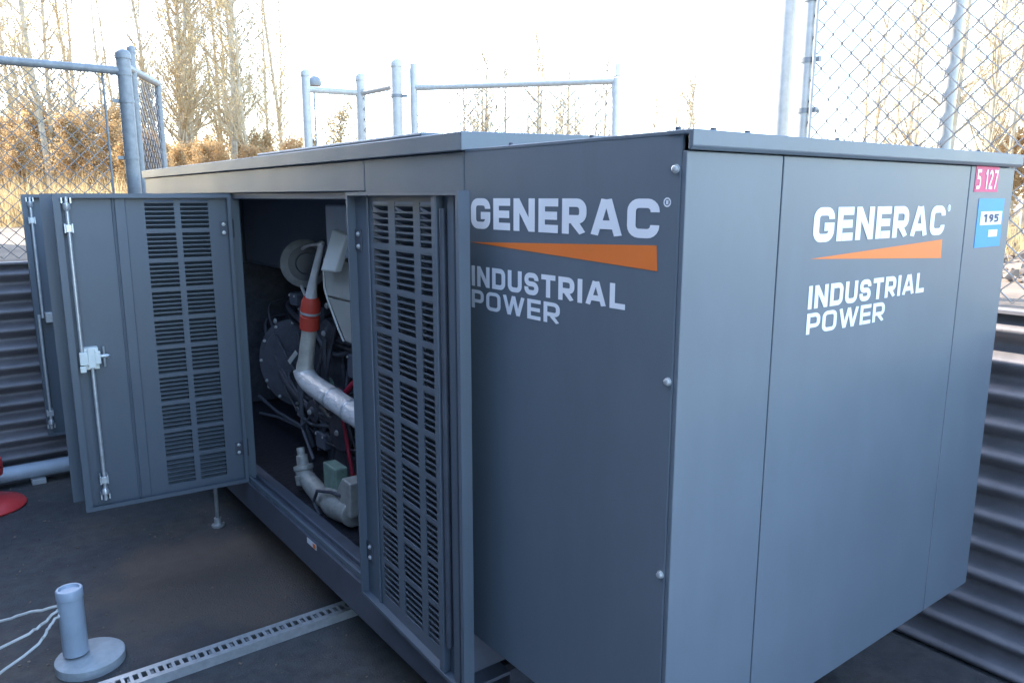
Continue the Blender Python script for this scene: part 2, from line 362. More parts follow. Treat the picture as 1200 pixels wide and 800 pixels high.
# ---- lettering (flat vinyl): stroke glyphs on a plane
def arcpts(cx, cy, r, a0, a1, n=5):
    return [(cx + r * math.cos(R(a0 + (a1 - a0) * i / n)), cy + r * math.sin(R(a0 + (a1 - a0) * i / n))) for i in range(n + 1)]
def glyph(ch, t):
    h = t / 2; r = .2; W = .86
    tr = lambda x, y: arcpts(x - r, y - r, r, 0, 90)
    if ch == 'G': return W, [[(W - h, .66)] + tr(W - h, 1 - h) + arcpts(h + r, 1 - h - r, r, 90, 180) + arcpts(h + r, h + r, r, 180, 270) + arcpts(W - h - r, h + r, r, 270, 360) + [(W - h, .5)], [(W, .44), (W * .52, .44)]]
    if ch == 'C': return W, [[(W - h, .66)] + tr(W - h, 1 - h) + arcpts(h + r, 1 - h - r, r, 90, 180) + arcpts(h + r, h + r, r, 180, 270) + arcpts(W - h - r, h + r, r, 270, 360) + [(W - h, .34)]]
    if ch == 'E': w = .70; return w, [[(h, 0), (h, 1)], [(t, 1 - h), (w, 1 - h)], [(t, .5), (w * .95, .5)], [(t, h), (w, h)]]
    if ch == 'N': w = .82; return w, [[(h, 0), (h, 1)], [(w - h, 0), (w - h, 1)], [(h * 1.1, 1 - h * .4), (w - h * 1.1, h * .4)]]
    if ch == 'R': w = .80; return w, [[(h, 0), (h, 1)], [(t, 1 - h)] + tr(w - h, 1 - h)[::-1] + arcpts(w - h - r * .8, .42 + r * .8, r * .8, 0, -90) + [(t, .42)], [(w * .5, .36), (w - h * 1.05, 0)]]
    if ch == 'P': w = .76; return w, [[(h, 0), (h, 1)], [(t, 1 - h)] + tr(w - h, 1 - h)[::-1] + arcpts(w - h - r * .8, .40 + r * .8, r * .8, 0, -90) + [(t, .40)]]
    if ch == 'A': w = .94; return w, [[(h, 0), (w / 2 - h * .35, 1)], [(w - h, 0), (w / 2 + h * .35, 1)], [(w * .26, .3), (w * .74, .3)]]
    if ch == 'I': return t, [[(h, 0), (h, 1)]]
    if ch == 'D': w = .82; return w, [[(h, 0), (h, 1)], [(t, 1 - h)] + tr(w - h, 1 - h)[::-1] + arcpts(w - h - r, h + r, r, 0, -90) + [(t, h)]]
    if ch == 'U': w = .82; return w, [[(h, 1)] + arcpts(h + r, h + r, r, 180, 270) + arcpts(w - h - r, h + r, r, 270, 360) + [(w - h, 1)]]
    if ch == 'S':
        w = .78; q = (.5 - h) / 2
        return w, [[(w - h, .66)] + arcpts(w - h - q, 1 - h - q, q, 0, 90) + arcpts(h + q, 1 - h - q, q, 90, 180) + arcpts(h + q, .5 + q, q, 180, 270) + arcpts(w - h - q, .5 - q, q, 90, 0) + arcpts(w - h - q, h + q, q, 0, -90) + arcpts(h + q, h + q, q, 270, 180) + [(h, .36)]]
    if ch == 'T': w = .74; return w, [[(0, 1 - h), (w, 1 - h)], [(w / 2, 0), (w / 2, 1 - t)]]
    if ch == 'L': w = .66; return w, [[(h, 0), (h, 1)], [(t, h), (w, h)]]
    if ch == 'O': w = .86; return w, [tr(w - h, 1 - h) + arcpts(h + r, 1 - h - r, r, 90, 180) + arcpts(h + r, h + r, r, 180, 270) + arcpts(w - h - r, h + r, r, 270, 360) + [(w - h, 1 - h - r)]]
    if ch == 'W': w = 1.2; return w, [[(h * .9, 1), (w * .29, 0)], [(w * .29, 0), (w * .5, 1)], [(w * .5, 1), (w * .71, 0)], [(w * .71, 0), (w - h * .9, 1)]]
    if ch == '5': w = .6; q = .18; return w, [[(w, 1 - h), (h, 1 - h), (h, .58), (w - h - q, .58)] + arcpts(w - h - q, .58 - q, q, 90, 0) + arcpts(w - h - q, h + q, q, 0, -90) + [(0, h)]]
    if ch == '1': return t * 2, [[(t * 1.2, 0), (t * 1.2, 1)], [(0, .76), (t * .8, .9)]]
    if ch == '2': w = .6; q = .2; return w, [arcpts(w - h - q, 1 - h - q, q, 170, 90) + arcpts(w - h - q, 1 - h - q, q, 90, -20) + [(h, h * 1.3)], [(h * .4, h), (w, h)]]
    if ch == '7': w = .6; return w, [[(0, 1 - h), (w - h * .6, 1 - h), (w * .35, 0)]]
    if ch == '/': w = .35; return w, [[(0, 0), (w, 1)]]
    if ch == '9': w = .6; q = .2; return w, [arcpts(h + q, 1 - h - q, q, 0, 360, 12), [(w - h * .9, 1 - h - q), (w - h, .3), (w * .3, 0)]]
    return .35, []
def ribbon(b, pts, t, to3, lift):
    n = len(pts); L_ = []; R_ = []
    # drop duplicates
    q = [pts[0]]
    for p in pts[1:]:
        if (p[0] - q[-1][0]) ** 2 + (p[1] - q[-1][1]) ** 2 > 1e-8: q.append(p)
    pts = q; n = len(pts)
    for i, p in enumerate(pts):
        a = pts[max(i - 1, 0)]; c = pts[min(i + 1, n - 1)]
        d1 = Vector((p[0] - a[0], p[1] - a[1])) if i else Vector((c[0] - p[0], c[1] - p[1]))
        d2 = Vector((c[0] - p[0], c[1] - p[1])) if i < n - 1 else d1
        d1.normalize(); d2.normalize()
        n1 = Vector((-d1.y, d1.x)); n2 = Vector((-d2.y, d2.x)); m = n1 + n2
        m = m / max(m.length, 1e-6); k = t / 2 / max(.35, m.dot(n1))
        L_.append((p[0] + m.x * k, p[1] + m.y * k)); R_.append((p[0] - m.x * k, p[1] - m.y * k))
    vs = [to3(*p, lift) for p in L_] + [to3(*p, lift) for p in R_]
    b.add(vs, [(i, i + 1, n + i + 1, n + i) for i in range(n - 1)])
def word(text, width, height, t, to3, gap=.13, name='lettering', m='white', lift0=.0008):
    gl = [glyph(c, t) for c in text]
    tot = sum(g[0] for g in gl) + gap * (len(text) - 1); sx = width / tot
    b = MB(); x = 0
    for g in gl:
        for k, st in enumerate(g[1]):
            ribbon(b, st, t, lambda px, py, l, x=x: to3((x + px) * sx, max(0, min(1, py)) * height, l), lift0 + .0002 * k)
        x += g[0] + gap
    return b.build(name, M[m], gen, fix=False)
def logo(to3, dz):
    word('GENERAC', .645, .080, .235, lambda u, v, l: to3(u, v + 1.727 + dz, l), name='brand_lettering')
    b = MB(); pts = [(-.004, 1.690), (.640, 1.714), (.644, 1.662)]
    b.add([to3(u, z + dz, .0008) for u, z in pts] + [to3(u, z + dz, .0004) for u, z in pts], [(0, 1, 2), (0, 3, 4, 1), (1, 4, 5, 2), (2, 5, 3, 0)])
    b.build('orange_wedge', M['orange'], gen)
    word('INDUSTRIAL', .560, .055, .225, lambda u, v, l: to3(u, v + 1.572 + dz, l), gap=.15)
    word('POWER', .356, .050, .19, lambda u, v, l: to3(u, v + 1.512 + dz, l), gap=.14)
    b = MB(); ring = [(.663 + .008 * math.cos(a), 1.800 + dz + .008 * math.sin(a)) for a in [2 * math.pi * i / 14 for i in range(15)]]
    ribbon(b, ring, .003, to3, .0008)
    b.add([to3(.660, 1.796 + dz, .0008), to3(.666, 1.796 + dz, .0008), to3(.666, 1.804 + dz, .0008), to3(.660, 1.804 + dz, .0008)], [(0, 1, 2, 3)])
    b.build('registered_mark', M['white'], gen, fix=False)
logo(lambda u, v, l: (.445 + u, -l, v), 0.0)
logo(lambda u, v, l: (-l, .740 - u * 1.05, v), .020)
# stickers on the end panel
st = part(MB().box(1.252, 1.408, -.0012, -.0002, 1.845, 1.918), 'sticker', 'magenta', 0)
st['label'] = 'magenta number sticker'
word('5 127', .138, .056, .16, lambda u, v, l: (1.262 + u, -.0014 - l, 1.853 + v), gap=.22, name='sticker_number')
st = part(MB().box(1.292, 1.470, -.0012, -.0002, 1.682, 1.826), 'sticker', 'blue', 0)
st['label'] = 'blue sticker with white bands'
part(MB().box(1.312, 1.460, -.002, -.0013, 1.748, 1.788), 'sticker_band', 'white', 0)
part(MB().box(1.378, 1.440, -.002, -.0013, 1.712, 1.733), 'sticker_band', 'white', 0)
word('195', .10, .024, .24, lambda u, v, l: (1.336 + u, -.0021 - l, 1.756 + v), gap=.2, name='sticker_mark', m='ink')
st = part(MB().box(-.0135, -.0122, 1.93, 2.03, .35, .375), 'sticker', 'white', 0)
part(MB().box(-.0142, -.0136, 1.935, 1.965, .353, .372), 'sticker_band', 'orange', 0)

# ---- doors
LOUV = {}
def louver(wd, pitch, s, door, u, z):
    key = (round(wd, 3), s)
    if key not in LOUV:
        # strip in the skin plane, then a hood pressed outward and down
        hgt = pitch * .27; y = -s
        pr = [(0, 0), (.0016 * s, 0), (.0016 * s, hgt)] 
        prof = [(.0008 * s, pitch), (.0008 * s, pitch - hgt), (-.030 * s, -pitch * .05), (-.030 * s, -pitch * .75), (-.0315 * s, -pitch * .75), (-.0315 * s, pitch * .02), (-.0010 * s, pitch)]
        b = MB().extr(prof, (0, 0, 0), (0, 1, 0), (0, 0, 1), (1, 0, 0), wd)
        LOUV[key] = b.build('louver', M['door'], door, loc=(u, 0, z))
    else:
        inst(LOUV[key], door, (u, 0, z))

def door(loc, rz, s, cols, z0, z1, W=.74, groups=10, per=6, lou=True, stiff=(), depth=.045, lip=.028):
    """leaf in its own axes: x from hinge to free edge, s*y towards the inside"""
    b = MB()
    lt, lb = z1 - .030, z0 + .048
    gp = (lt - lb) / groups; bar = gp * .105; pitch = (gp - bar) / per
    t = .0015
    def plate(u0, u1, a, e, n0=-t, n1=t):
        y0, y1 = sorted((n0 * s, n1 * s)); b.box(u0, u1, y0, y1, a, e)
    edges = [0.0] + [c for col in cols for c in col] + [W]
    if lou:
        for i in range(0, len(edges), 2): plate(edges[i], edges[i + 1], z0, z1)
        for c0, c1 in cols:
            plate(c0, c1, z0, lb); plate(c0, c1, lt, z1)
            for g in range(1, groups): plate(c0, c1, lb + g * gp - bar / 2, lb + g * gp + bar / 2)
    else: plate(0, W, z0, z1)
    # folded edges with return lips
    plate(0, .003, z0, z1, t, depth); plate(W - .003, W, z0, z1, t, depth)
    plate(.003, W - .003, z1 - .003, z1, t, depth); plate(.003, W - .003, z0, z0 + .003, t, depth)
    plate(.003, lip * .6, z0 + .003, z1 - .003, depth - .003, depth); plate(W - lip, W - .003, z0 + .003, z1 - .003, depth - .003, depth)
    plate(lip * .6, W - lip, z1 - lip * .7, z1 - .003, depth - .003, depth); plate(lip * .6, W - lip, z0 + .003, z0 + lip * .7, depth - .003, depth)
    d = b.build('door', M['door'], gen, loc=loc, rz=rz, bevel=0)
    if lou:
        for c0, c1 in cols:
            for g in range(groups):
                for k in range(per):
                    louver(c1 - c0, pitch, s, d, c0, lb + g * gp + (bar / 2 if g else 0) + k * pitch * (1 if g else 1 + bar / 2 / pitch / per))
    for u0, u1, n in stiff:
        y0, y1 = sorted((t * s * 1.1, n * s)); MB().box(u0, u1, y0, y1, z0 + .004, z1 - .004).build('stiffener', M['door'], d, bevel=.003)
    return d
def hinge(d, s, z, depth=.045):
    h = MB()
    h.tube([(-.008, s * .006, z - .045), (-.008, s * .006, z + .045)], .008, 10)
    y0, y1 = sorted((s * .002, s * .006)); h.box(0.004, .05, y0, y1, z - .035, z + .035)
    o = h.build('hinge', M['rail'], d, smooth=False)
    for zz in (z - .02, z + .02):
        bolt((.032, s * .006, zz), (0, s, 0), 'bolt', r=.006, h=.006, par=d)
def rodset(d, s, u, z0, z1, zm, latch, du=.035, n=.055):
    rd = 'latch_rod'; y = s * n
    MB().tube([(u, y, zm), (u, y, z1 - .075)], .0085, 10).build(rd, M['zinc'], d, smooth=True)
    MB().tube([(u - du, y, zm + .02), (u - du - .002, y, z0 + .11)], .0085, 10).build(rd, M['zinc'], d, smooth=True)
    # guides and tips
    for uu, zz in ((u, z1 - .15), (u - du, z0 + .15)):
        g = MB(); a, c = sorted((s * .003, s * (n + .012))); g.box(uu - .018, uu - .011, a, c, zz - .02, zz + .02); g.box(uu + .011, uu + .018, a, c, zz - .02, zz + .02)
        a, c = sorted((s * (n + .009), s * (n + .013))); g.box(uu - .011, uu + .011, a, c, zz - .016, zz + .016)
        g.build('rod_guide', M['zinc'], d, bevel=.0015)
    for uu, zz, e in ((u, z1 - .075, 1), (u - du, z0 + .11, -1)):
        g = MB(); g.lathe((uu, y, zz), (0, 0, e), [(0, .009), (.01, .015), (.03, .015), (.034, .008), (.06, .008)], 12)
        g.box(uu - .02, uu - .014, *sorted((s * .003, y)), zz + e * .045 - .012, zz + e * .045 + .012); g.box(uu + .014, uu + .02, *sorted((s * .003, y)), zz + e * .045 - .012, zz + e * .045 + .012)
        g.build('rod_end', M['zinc'], d, smooth=True)
    if latch:
        g = MB(); a, c = sorted((s * .003, s * .05)); g.box(u - .065, u - .004, a, c, zm - .055, zm + .045)
        a, c = sorted((s * .045, s * .066)); g.box(u - .072, u + .012, a, c, zm - .03, zm + .028)
        g.box(u - .05, u - .02, *sorted((s * .066, s * .074)), zm - .045, zm + .05)
        g.box(u - .01, u + .014, *sorted((s * .05, s * .072)), zm - .062, zm - .035)
        g.build('latch', M['plate'], d, bevel=.003)
        h = MB().tube([(u - .064, s * .035, zm), (u - .1, s * .035, zm), (u - .108, s * .04, zm - .004)], .0095, 10)
        h.tube([(u - .088, s * .035, zm + .045), (u - .088, s * .035, zm - .05)], .0045, 8)
        h.build('latch_spindle', M['zinc'], d, smooth=True)
    else:
        g = MB(); a, c = sorted((s * .003, s * .06)); g.box(u - .05, u - .012, a, c, zm - .03, zm + .03); g.build('latch', M['zinc'], d, bevel=.003)

# left leaf of the first opening, open square to the side, inside facing the camera
d1 = door((-.002, 2.857, 0), math.pi - R(4.5), 1, [(.097, .222), (.249, .376)], .385, 1.846, stiff=((.455, .500, .012), (.505, .512, .008)))
d1['label'] = 'left door leaf standing open square to the side, with latch rods'
for z in (.56, 1.68): hinge(d1, 1, z)
rodset(d1, 1, .690, .385, 1.846, 1.115, True)
# right leaf, folded right back along the side
d2 = door((-.040, O1 - .006, 0), -math.pi / 2 - R(2.2), -1, [(.135, .25), (.295, .415), (.455, .56)], .42, 1.846, W=.722, depth=.032, lip=.016,
          stiff=((.100, .112, .008), (.566, .592, .026), (.632, .668, .014)))
d2['label'] = 'right door leaf folded back flat along the side, three louver columns'
for z in (.585, 1.69): hinge(d2, -1, z)
MB().tube([(.612, -.016, .52), (.612, -.016, 1.80)], .009, 10).build('latch_rod', M['rail'], d2, smooth=True)
# leaves of the second opening
d3 = door((-.002, O4, 0), math.pi + R(.5), 1, [(.097, .222), (.249, .376)], .385, 1.846, lou=False, stiff=((.455, .500, .012),))
d3['label'] = 'farther door leaf standing open, seen beyond the left one'
rodset(d3, 1, .700, .385, 1.846, 1.12, False, du=-.02)
d4 = door((-.035, O3 + .01, 0), math.pi - R(7.5), -1, [], .385, 1.846, W=.745, lou=False)
d4['label'] = 'door leaf just behind the left one, only its edge showing'
for z in (.56, 1.68): hinge(d3, 1, z); hinge(d4, -1, z)

# ================================================================== ENGINE inside the bay
eng = tag(empty('engine', (.7, 2.4, ZR)), 'dark engine with silver bent pipe and red coupling inside the open bay', 'engine')
eng.location = (0, 0, 0)
def ep(b, name, m, bevel=0, smooth=True, parent=None): return b.build(name, M[m], parent or eng, smooth=smooth, bevel=bevel)
b = MB().box(.52, 1.15, 1.25, 3.1, .55, 1.10); b.box(.60, 1.1, 1.3, 3.0, 1.101, 1.30); b.box(.46, 1.2, 1.2, 2.9, .36, .549)
ep(b, 'engine_block', 'black', .02)
for k in range(5): ep(MB().box(.49, .519, 1.4 + k * .33, 1.62 + k * .33, .66, 1.04), 'side_cover', 'black', .012)
fw = ep(MB().lathe((.56, 3.52, .82), (-.85, -.53, 0), [(-.3, .22), (0, .27), (.03, .275), (.035, .235), (.05, .225), (.055, .10), (.10, .09), (.105, .05), (.12, .045)], 40), 'flywheel_housing', 'rail')
for k in range(12):
    a = 2 * math.pi * k / 12; ax = Vector((-.85, -.53, 0)).normalized(); s1 = Vector((0, 0, 1)); s2 = ax.cross(s1)
    c = Vector((.56, 3.52, .82)) + ax * .034 + (s1 * math.cos(a) + s2 * math.sin(a)) * .255
    bolt(c, ax, 'bolt', r=.007, h=.01, par=fw)
ep(MB().obox((.405, 3.20, .925), (0, -.84, .54), (.9, .2, .3), Vector((0, -.84, .54)).cross(Vector((.9, .2, .3))), .075, .002, .013), 'white_tag', 'plate', smooth=False)
ep(MB().box(.75, 1.3, 3.25, 4.3, .42, 1.15), 'alternator', 'black', .08)
# intake pipe: straight drop then bend towards the camera side
def bez(p0, p1, p2, n=10):
    p0, p1, p2 = Vector(p0), Vector(p1), Vector(p2)
    return [p0 * (1 - t) ** 2 + p1 * 2 * t * (1 - t) + p2 * t * t for t in [i / n for i in range(n + 1)]]
up = [(.3, 2.655, 1.20), (.3, 2.675, 1.15), (.3, 2.705, 1.08)] + bez((.3, 2.735, 1.0), (.3, 2.785, .915), (.3, 2.70, .888), 8)[0:6]
ep(MB().tube(up, [.038, .038, .039, .041, .043, .046, .047, .047, .047], 18), 'upper_pipe', 'steelpipe')
lo = bez((.3, 2.775, .945), (.3, 2.755, .89), (.3, 2.60, .88), 8) + [(.3, 2.45, .868), (.3, 2.30, .855), (.3, 2.05, .835), (.3, 1.7, .80), (.42, 1.5, .79), (.62, 1.4, .80)]
pp = ep(MB().tube(lo, .054, 20), 'wrapped_pipe', 'wrap')
for y, z in ((2.42, .866), (2.22, .849), (1.95, .827)): MB().lathe((.3, y, z), (0, -1, -.085), [(0, .0555), (.004, .058), (.018, .058), (.022, .0555)], 20).build('clamp_band', M['zinc'], pp, smooth=True)
rc = ep(MB().lathe((.3, 2.666, 1.175), Vector((0, -.042, .165)), [(0, .042), (.004, .05), (.07, .049), (.074, .044), (.09, .044), (.094, .05), (.150, .047), (.158, .042), (.172, .036)], 20), 'red_coupling', 'redhose')
MB().lathe((.3, 2.645, 1.257), Vector((0, -.042, .165)), [(0, .048), (.002, .05), (.014, .05), (.016, .048)], 20).build('clamp_band', M['zinc'], rc, smooth=True)
MB().lathe((.3, 2.6395, 1.278), Vector((0, -.042, .165)), [(0, .040), (.002, .0465), (.014, .0465), (.016, .04)], 20).build('clamp_band', M['plate'], rc, smooth=True)
ep(MB().tube([(.3, 2.624, 1.34), (.3, 2.61, 1.38), (.3, 2.575, 1.45), (.3, 2.50, 1.56), (.3, 2.46, 1.62)], [.03, .026, .018, .016, .014], 12), 'air_elbow', 'wrap')
ep(MB().tube(bez((.3, 2.50, 1.56), (.36, 2.62, 1.62), (.42, 2.80, 1.588)) + bez((.42, 2.80, 1.588), (.42, 3.1, 1.58), (.42, 3.12, 1.44)) + bez((.42, 3.12, 1.42), (.42, 3.07, 1.36), (.36, 2.80, 1.28)), .009, 8), 'silver_cable', 'wrap')
b = MB()
prof = [(0, .03)]
for k in range(9): prof += [(.01 + k * .022, .105 - .002 * k), (.02 + k * .022, .118 - .002 * k), (.026 + k * .022, .105 - .002 * k)]
b.lathe((.43, 3.00, 1.475), (.25, .96, -.05), [(h_, r_ * 1.12) for h_, r_ in prof], 28); ep(b, 'intake_housing', 'galv')
ep(MB().lathe((.44, 3.02, 1.475), (-.25, -.96, .05), [(0, .10), (.02, .095), (.022, .06), (.05, .055), (.052, .02)], 24), 'intake_cap', 'rail')
# air box above and controller boxes
ep(MB().box(.22, .9, 1.80, 2.225, 1.575, 1.80), 'air_box', 'airbox', .01, False)
ep(MB().extr([(0, 1.60), (.50, 1.60), (.40, 1.32), (0.0, 1.32)], (.345, 2.05, 0), (0, 1, 0), (0, 0, 1), (1, 0, 0), .3), 'air_box_base', 'inner', .006, False)
ep(MB().box(.25, .34, 1.94, 2.345, 1.383, 1.555), 'junction_box', 'greybox', .008, False)
ep(MB().extr([(0, 1.378), (.40, 1.378), (.22, 1.19), (0, 1.19)], (.262, 1.94, 0), (0, 1, 0), (0, 0, 1), (1, 0, 0), .2), 'lower_bracket', 'greybox', .006, False)
b = MB().extr([(2.10, 1.695), (1.965, 1.675), (2.09, 1.512), (2.25, 1.506)], (.195, 0, 0), (0, 1, 0), (0, 0, 1), (1, 0, 0), .035); ep(b, 'controller', 'plate', .009, False)
ep(MB().tube([(.245, 2.325, 1.50), (.245, 2.325, 1.42), (.25, 2.30, 1.36), (.255, 2.21, 1.24), (.26, 2.17, 1.19)], .005, 8), 'pale_cable', 'cable')
# red lines
ep(MB().tube([(.42, 2.615, .86), (.42, 2.60, .80), (.42, 2.535, .578), (.42, 2.463, .368)], .011, 8), 'red_hose', 'redline')
ep(MB().tube([(.42, 2.66, .755), (.42, 2.56, .83), (.42, 2.43, .92), (.5, 2.3, 1.0)], .016, 10), 'red_hose', 'redline')
ep(MB().lathe((.45, 2.78, .83), (-1, 0, 0), [(0, .05), (.03, .05), (.035, .03), (.05, .03)], 14), 'sensor', 'green')
for (y, z, r_, x_) in ((2.62, .62, .10, .43), (2.28, .70, .065, .42), (1.95, .60, .085, .42), (2.95, .66, .06, .42), (2.80, 1.12, .07, .46)):
    pl_ = ep(MB().lathe((x_, y, z), (-1, -.15, 0), [(-.04, r_), (-.03, r_ * 1.05), (-.02, r_ * .94), (-.005, r_ * .94), (.005, r_ * 1.05), (.014, r_), (.016, r_ * .5), (.03, r_ * .3)], 24), 'pulley', 'black')
    bolt((x_ - .03, y - .004, z), (-1, -.15, 0), 'bolt', r=.011, h=.01, par=pl_)
rb = random.Random(5)
for k in range(16):
    ya, yb = rb.uniform(1.6, 2.5), rb.uniform(2.9, 4.0); za, zb = rb.uniform(.5, 1.25), rb.uniform(.45, 1.2); xa, xb = rb.uniform(.40, .5), rb.uniform(.42, .55)
    q = [Vector((.6, ya, za)), Vector((xa, ya + .04, za + .02)), Vector(((xa + xb) / 2 - .02, (ya + yb) / 2, max(.42, min(za, zb) - rb.uniform(.02, .22)))), Vector((xb, yb - .04, zb)), Vector((.66, yb, zb + .03))]
    sm = [q[0]]
    for i_ in range(len(q) - 2): sm += bez((q[i_] + q[i_ + 1]) / 2, q[i_ + 1], (q[i_ + 1] + q[i_ + 2]) / 2, 8)[:-1]
    ep(MB().tube(sm + [q[-1]], rb.choice([.006, .009, .013, .019]), 10), 'engine_hose', rb.choice(['black', 'black', 'rail', 'inner', 'soot']))
for k in range(7):
    y0, z0 = rb.uniform(1.9, 3.3), rb.uniform(.62, 1.15)
    q = [Vector((.47, y0, z0 + .25)), Vector((.42, y0 + .02, z0 + .1)), Vector((.41, y0 + rb.uniform(-.1, .1), z0 - .1)), Vector((.47, y0 + rb.uniform(-.1, .1), .40))]
    ep(MB().tube(bez(q[0], q[1], q[2], 8) + [q[3]], rb.choice([.007, .012]), 8), 'engine_hose', rb.choice(['rail', 'black', 'galv']))
for (y0, z0, hy, hz) in ((3.05, 1.18, .07, .05), (2.45, 1.0, .05, .06), (2.9, .50, .06, .045), (3.2, 1.26, .05, .035), (2.1, .82, .06, .05)):
    cv = ep(MB().box(.42, .52, y0 - hy, y0 + hy, z0 - hz, z0 + hz), 'module', 'inner', .008, False)
    for q in (-1, 1): bolt((.4195, y0 + q * (hy - .014), z0 + hz - .014), (-1, 0, 0), 'bolt', r=.005, h=.005, par=cv)
# harness
for pts in ([(.46, 4.0, .52), (.44, 3.6, .50), (.42, 3.15, .52), (.42, 3.0, .62)], [(.46, 4.0, .40), (.44, 3.6, .47), (.42, 3.15, .515)], [(.42, 3.18, .82), (.42, 3.15, .65), (.42, 3.14, .50), (.40, 2.95, .38)], [(.5, 3.3, .63), (.42, 3.2, .585), (.42, 3.0, .57), (.45, 2.7, .62)]):
    ep(MB().tube(pts, .010, 8), 'wire_harness', 'rail')
# oil filter, pump casting at the sill
fl = ep(MB().lathe((.2, 2.56, .40), (0, .06, .2), [(0, .03), (.005, .048), (.05, .05), (.055, .043), (.075, .043), (.08, .05), (.10, .05), (.105, .03), (.15, .028), (.155, .02), (.19, .02)], 20), 'filter', 'cast')
ep(MB().tube([(.2, 2.55, .44), (.2, 2.47, .42), (.2, 2.36, .40), (.2, 2.28, .41)], [.042, .046, .05, .04], 16), 'elbow_casting', 'cast')
b = MB().lathe((.2, 2.16, .43), (0, -1, .06), [(-.13, .03), (-.10, .062), (-.02, .075), (.06, .07), (.12, .06), (.14, .064), (.165, .064), (.17, .04)], 22)
b.extr([(2.18, .44), (1.95, .44), (1.95, .60), (2.03, .605), (2.1, .52), (2.2, .49)], (.16, 0, 0), (0, 1, 0), (0, 0, 1), (1, 0, 0), .08)
ep(b, 'pump_casting', 'cast', .006)
ep(MB().lathe((.2, 1.86, .45), (-.3, -1, 0), [(-.05, .02), (-.04, .034), (.0, .034), (.002, .02), (.03, .02)], 14), 'pump_fitting', 'wrap')
ep(MB().box(.185, .25, 2.16, 2.30, .475, .60), 'green_block', 'green', .008, False)
ep(MB().tube([(.13, 2.23, .37), (.115, 2.26, .43), (.12, 2.22, .495), (.15, 2.13, .51), (.16, 2.05, .515)], .008, 8), 'black_hose', 'black')
for y, z in ((3.72, 1.06), (3.9, .6), (3.42, .55), (3.6, .95), (2.9, 1.25)): bolt((.5, y, z), (-1, -.3, 0), 'bolt', r=.012, h=.01, par=eng)
for k in range(6): ep(MB().tube([(.5 + .02 * k, 1.6 + .12 * k, .36), (.48, 1.65 + .1 * k, .42 + .02 * k), (.56, 1.7 + .1 * k, .5)], .008, 6), 'wire_harness', 'rail')

# ================================================================== LOOSE THINGS IN THE PIT
t = tag(empty('pipe_stub', (-.900, 2.245, 0)), 'short pale blue capped pipe standing on a round base at the bottom left', 'pipe stub')
MB().lathe((.045, -.02, 0), (0, 0, 1), [(0, .125), (.035, .125), (.042, .116), (.044, .02)], 36).build('base_flange', M['conc'], t, smooth=True)
MB().lathe((0, 0, 0), (0, 0, 1), [(.055, .0455), (.29, .0455), (.292, .0475), (.325, .0475), (.329, .044), (.329, .037), (.319, .034), (.318, .001)], 32).build('pipe', M['pvc'], t, smooth=True)
for k, pts in enumerate(([(-.938, 2.25, .265), (-1.03, 2.32, .235), (-1.13, 2.41, .19), (-1.5, 2.75, .008)], [(-.944, 2.245, .25), (-.99, 2.24, .22), (-1.043, 2.247, .185), (-1.45, 2.4, .008)], [(-.942, 2.235, .235), (-.98, 2.215, .205), (-1.02, 2.20, .16), (-1.3, 2.2, .008)])):
    pp_ = []
    for i in range(len(pts) - 1):
        a, c = Vector(pts[i]), Vector(pts[i + 1])
        for j in range(5):
            q = a.lerp(c, j / 5); q += Vector((random.uniform(-.006, .006), random.uniform(-.006, .006), random.uniform(0, .004))); pp_.append(q)
    pp_.append(Vector(pts[-1]))
    o = MB().tube(pp_, .0055, 7).build('cable', M['cable'], smooth=True)
    tag(o, ['pale cable running highest from the pipe stub to the left edge', 'pale cable in the middle of the three at the pipe stub', 'pale cable lowest and nearest of the three at the pipe stub'][k], 'cable', 'cables lying by the pipe stub')
# slotted strut lying on the floor under the rail
ss = tag(empty('slotted_strut', (.30, 1.955, 0)), 'pale perforated steel strut on the floor running out from under the rail', 'strut')
ss.rotation_euler.z = math.pi
b = MB(); nsl = 46; pl = .030
for z0, z1, y0, y1 in ((.035, .039, -.046, -.02), (.035, .039, .02, .046), (.0, .0345, -.046, -.043), (.0, .0345, .043, .046)): b.box(0, nsl * pl, y0, y1, z0, z1)
for k in range(nsl): b.box(k * pl, k * pl + .012, -.0199, .0199, .0352, .0388)
b.build('channel', M['zinc'], ss)
bb = MB().box(.0, .020, -.0445, .0445, .0, .03); rung = bb.build('rung', M['galv'], ss)
for k in range(1, 20): inst(rung, ss, (k * .075, 0, 0))
b = MB(); rq = random.Random(11)
for _ in range(1100):
    x, y = rq.uniform(-1.9, .1), rq.uniform(-.6, 4.6); s_ = rq.choice([.0015, .002, .003, .0045]) * rq.uniform(.7, 1.4); a = rq.uniform(0, 3)
    b.obox((x, y, s_ * .35), (math.cos(a), math.sin(a), rq.uniform(-.3, .3)), (-math.sin(a), math.cos(a), rq.uniform(-.3, .3)), (0, 0, 1), s_, s_ * rq.uniform(.4, .9), s_ * .5)
tag(b.build('grit', M['rock']), kind='stuff')
# pipe along the foot of the left wall
t = tag(empty('floor_pipe', (-1, 4.66, 0)), 'pale blue grey pipe lying along the foot of the left corrugated wall', 'pipe')
MB().tube([(-1.5, 0, .085), (.95, 0, .085)], .05, 24).build('pipe', M['pvc'], t, smooth=True)
for x in (-1.1, .2): MB().box(x - .04, x + .04, -.06, .06, .0, .034).build('block', M['conc'], t, bevel=.004)
